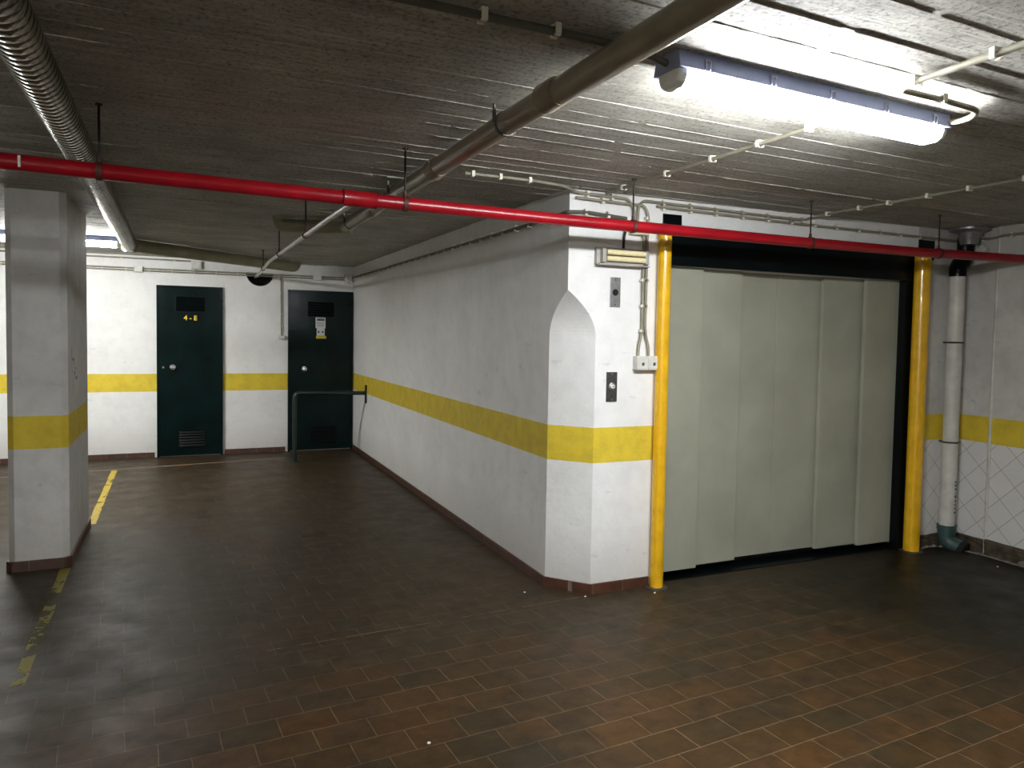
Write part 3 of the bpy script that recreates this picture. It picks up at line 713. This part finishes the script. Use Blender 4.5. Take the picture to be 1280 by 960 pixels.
conduit([(.565, -.02, 2.265), (1.6, -.02, 2.248), (3.19, -.02, 2.242), (R - .02, -.06, 2.244), (R - .02, -.27, 2.244), (R - .045, -.33, 2.25), (R - .045, -1.6, 2.25)], r, Yn,
        [((x, -.02, 2.262 - .0075 * (x - .6)), (1, 0, 0), Yn) for x in (.609, .804, .994, 1.197, 1.401, 1.593, 1.792, 1.983, 2.188, 2.39, 2.586, 2.78, 2.97)] + [((R - .02, -.17, 2.244), (0, 1, 0), Xn), ((R - .045, -.40, 2.25), (0, 1, 0), Xn), ((R - .045, -.7, 2.25), (0, 1, 0), Xn)],
        'lower ivory conduit with clips along the wall above the lift door to the right corner', rad=.03)
cy = []
y = .28
while y < 5.8: cy.append(y); y += .208
conduit([(.36, -.02, 2.178), (.09, -.02, 2.193), (-.02, -.02, 2.185), (-.02, .3, 2.178), (-.02, D - .06, 2.180)], .0105, Xn,
        [((-.02, y, 2.178), (0, 1, 0), Xn) for y in cy] + [((x, -.02, 2.19), (1, 0, 0), Yn) for x in (.09, .237)], 'conduit with many clips along the long white wall, round its corner', rad=.03, mat=M['cond2'])
# back wall pair
for z, nm in ((2.175, 'upper one of the paired ivory conduits along the back wall'), (2.150, 'lower one of the paired ivory conduits along the back wall')):
    xs = [-4.2 + .235 * k for k in range(18) if not -2.52 < -4.2 + .235 * k < -2.38]
    xs = [x for x in xs if x < -.1]
    conduit([(-6.5, D - .018, z), (-.035, D - .018, z)], .0085, Yn, [((x, D - .018, z), (1, 0, 0), Yn) for x in xs], nm)
conduit([(-4.6, D - .018, 2.292), (-1.86, D - .018, 2.285)], .0085, Yn, [((x, D - .018, 2.29), (1, 0, 0), Yn) for x in (-3.6, -3.1, -2.60, -2.06)], 'ivory conduit just under the ceiling on the back wall, left of the pale box')
conduit([(-.883, D - .018, 2.14), (-.876, D - .018, 1.43)], .0085, Yn, [((-.880, D - .018, z), (0, 0, 1), Yn) for z in (1.95, 1.7, 1.55)], 'vertical ivory conduit on the back wall left of the door with the paper notice')

def jbox(lo, hi, lab, mat=None, lid='y', glands=()):
    lo, hi = Vector(lo), Vector(hi); e = empty('junction_box', ((lo + hi) / 2)[:], lab, 'junction box')
    MB().box(lo, hi + Vector((0, .004, 0))).build('body', mat or M['box'], e, bevel=.005)
    m = .006
    if lid == 'y': MB().box((lo.x + m, lo.y - .004, lo.z + m), (hi.x - m, lo.y + .001, hi.z - m)).build('cover', M['box'], e, bevel=.002)
    if lid == 'z': MB().box((lo.x + m, lo.y + m, lo.z - .004), (hi.x - m, hi.y - m, lo.z + .001)).build('cover', M['box'], e, bevel=.002)
    return e
jbox((.385, -.05, 2.088), (.495, 0, 2.16), 'cream junction box behind the red pipe on the lift wall', M['cream'])
jbox((-2.475, D - .05, 2.13), (-2.385, D, 2.20), 'white rounded junction box on the back wall between pillar and left storage door')
jbox((-1.885, D - .06, 2.195), (-1.775, D, 2.29), 'pale square box under the slanting drain pipe on the back wall')
jbox((-.50, D - .05, 2.125), (-.40, D, 2.195), 'small white junction box above the door with the paper notice')
jbox((-.115, D - .07, 2.11), (-.025, D, 2.215), 'grey junction box in the corner of back wall and long wall')
jbox((-.915, D - .04, 1.395), (-.835, D, 1.435), 'small ivory socket box at the end of the vertical conduit beside the right storage door')

# twin switch boxes
for x0, lab in ((.437, 'left one of the twin grey-white switch boxes beside the left yellow pole'), (.514, 'right one of the twin grey-white switch boxes, touching the left yellow pole')):
    e = empty('switch_box', (x0 + .037, -.03, 1.306), lab, 'switch box')
    MB().box((x0, -.052, 1.306), (x0 + .075, 0, 1.388)).build('body', M['box'], e, bevel=.004)
    MB().box((x0 + .008, -.056, 1.316), (x0 + .067, -.050, 1.380)).build('cover', M['box'], e, bevel=.002)
    MB().box((x0 + .030, -.0585, 1.332), (x0 + .046, -.054, 1.350)).build('button', M['dsteel'], e, bevel=.001)

# call plates
cpn = empty('call_plate', (.305, 0, 1.668), 'upper steel plate with a black round hole on the white lift wall', 'wall plate')
MB().box((.27, -.006, 1.668), (.34, 0.001, 1.84)).build('plate', M['steel'], cpn, bevel=.002)
MB().lathe([(.019, 0), (.019, -.003)], (.305, -.0055, 1.753), 'Y').build('round_port', M['hole'], cpn)
for z in (1.682, 1.824): MB().lathe([(.004, 0), (.004, -.002)], (.305, -.006, z), 'Y', 10).build('screw', M['dsteel'], cpn)
cb_ = empty('call_button', (.296, 0, 1.12), 'lower dark steel lift call plate with a white round button', 'call button')
MB().box((.261, -.008, 1.121), (.331, 0.001, 1.293)).build('plate', M['dsteel'], cb_, bevel=.002)
MB().lathe([(.022, 0), (.022, -.004), (.017, -.006)], (.297, -.0075, 1.21), 'Y').build('button_ring', M['steel'], cb_)
MB().lathe([(.012, 0), (.012, -.005), (.009, -.007)], (.297, -.012, 1.21), 'Y').build('button', M['button'], cb_)
MB().lathe([(.004, 0), (.004, -.004)], (.297, -.017, 1.21), 'Y', 12).build('button_mark', M['ink'], cb_)
for z in (1.133, 1.281): MB().lathe([(.004, 0), (.004, -.002)], (.296, -.008, z), 'Y', 10).build('screw', M['steel'], cb_)

# emergency luminaire with two tubes, unlit
em = empty('emergency_light', (.335, 0, 1.91), 'small unlit wall light with two cream tubes above the call plates', 'wall light')
MB().box((.165, -.03, 1.908), (.50, 0, 2.005)).build('tray', M['greyp'], em, bevel=.004)
for z in (1.940, 1.977): MB().tube([(.215, -.05, z), (.47, -.05, z)], .0155, 18).build('tube', M['cream'], em)
for x in (.187, .472):
    MB().box((x, -.06, 1.918), (x + .024, -.028, 1.996)).build('tube_holder', M['greyp'], em, bevel=.002)
MB().box((.165, -.062, 1.902), (.50, -.03, 1.910)).build('lower_rim', M['greyp'], em, bevel=.002)
for x, z in ((.345, 2.0),): MB().tube(round_path([(x, -.018, 2.0), (x, -.018, 2.06), (.36, -.02, 2.12), (.39, -.02, 2.125)], .03, 4), .008, 10).build('supply_tube', M['rod'], em)

# ------------------------------------------------------------------ floor lines
def strip(pts, w, name, mat, label):
    mb = MB(); P = []
    for (a, b_), (c_, d_) in zip(pts, pts[1:]):
        n = max(1, int(math.hypot(c_ - a, d_ - b_) / .1)); P += [Vector((a + (c_ - a) * k / n, b_ + (d_ - b_) * k / n, 0)) for k in range(n)]
    P.append(Vector((*pts[-1], 0)))
    la, ra = [], []
    for i, p in enumerate(P):
        d = P[min(i + 1, len(P) - 1)] - P[max(i - 1, 0)]; nn = Vector((-d.y, d.x, 0)).normalized() * w / 2
        la.append(mb.bm.verts.new(p + nn * random.uniform(.88, 1.1) + Vector((0, 0, .0012)))); ra.append(mb.bm.verts.new(p - nn * random.uniform(.88, 1.1) + Vector((0, 0, .0012))))
    for i in range(len(P) - 1): mb.bm.faces.new((la[i], la[i + 1], ra[i + 1], ra[i]))
    return mb.build(name, mat, org=(*pts[0], 0), label=label, cat='floor marking')
strip([(-2.628, 5.18), (-2.60, 2.77)], .055, 'parking_line', M['line'], 'yellow parking line on the floor behind the white pillar')
strip([(-2.628, 1.62), (-2.59, -.1)], .055, 'parking_line', M['line3'], 'scraps of worn yellow parking line in front of the white pillar foot')
strip([(-3.9, 5.08), (-2.6, 5.24), (-.88, 5.46)], .030, 'bay_end_line', M['line2'], 'thin faded pinkish line across the floor in front of the storage doors')
strip([(-1.75, -.13), (-.40, -.056), (.18, -.02)], .007, 'bay_front_line', M['line4'], 'hair-thin pale line along a tile joint up to the chamfered wall corner')

# ------------------------------------------------------------------ world, camera, colour
w = bpy.data.worlds.new('World'); bpy.context.scene.world = w; w.use_nodes = True
w.node_tree.nodes['Background'].inputs[0].default_value = (.02, .02, .02, 1); w.node_tree.nodes['Background'].inputs[1].default_value = 0.0
cam = bpy.data.cameras.new('camera'); co = bpy.data.objects.new('camera', cam); COL.objects.link(co)
rv = Vector((.90844538, -.41760575, .01823242)); uv = Vector((.00288208, .04987447, .99875134)); fv = Vector((.41799363, .90725849, -.04651181))
m = Matrix((rv, uv, -fv)).transposed().to_4x4(); m.translation = Vector((-1.9497, -3.7883, 1.5)); co.matrix_world = m
cam.sensor_width = 36; cam.lens = 945.284 * 36 / 1280; cam.shift_x = (640 - 666.577) / 1280; cam.shift_y = (462.578 - 480) / 1280
cam.clip_start = .02
sc = bpy.context.scene; sc.camera = co
sc.view_settings.view_transform = 'Standard'; sc.view_settings.look = 'None'; sc.view_settings.gamma = 1; sc.view_settings.exposure = 0.12
sc.view_settings.use_curve_mapping = False
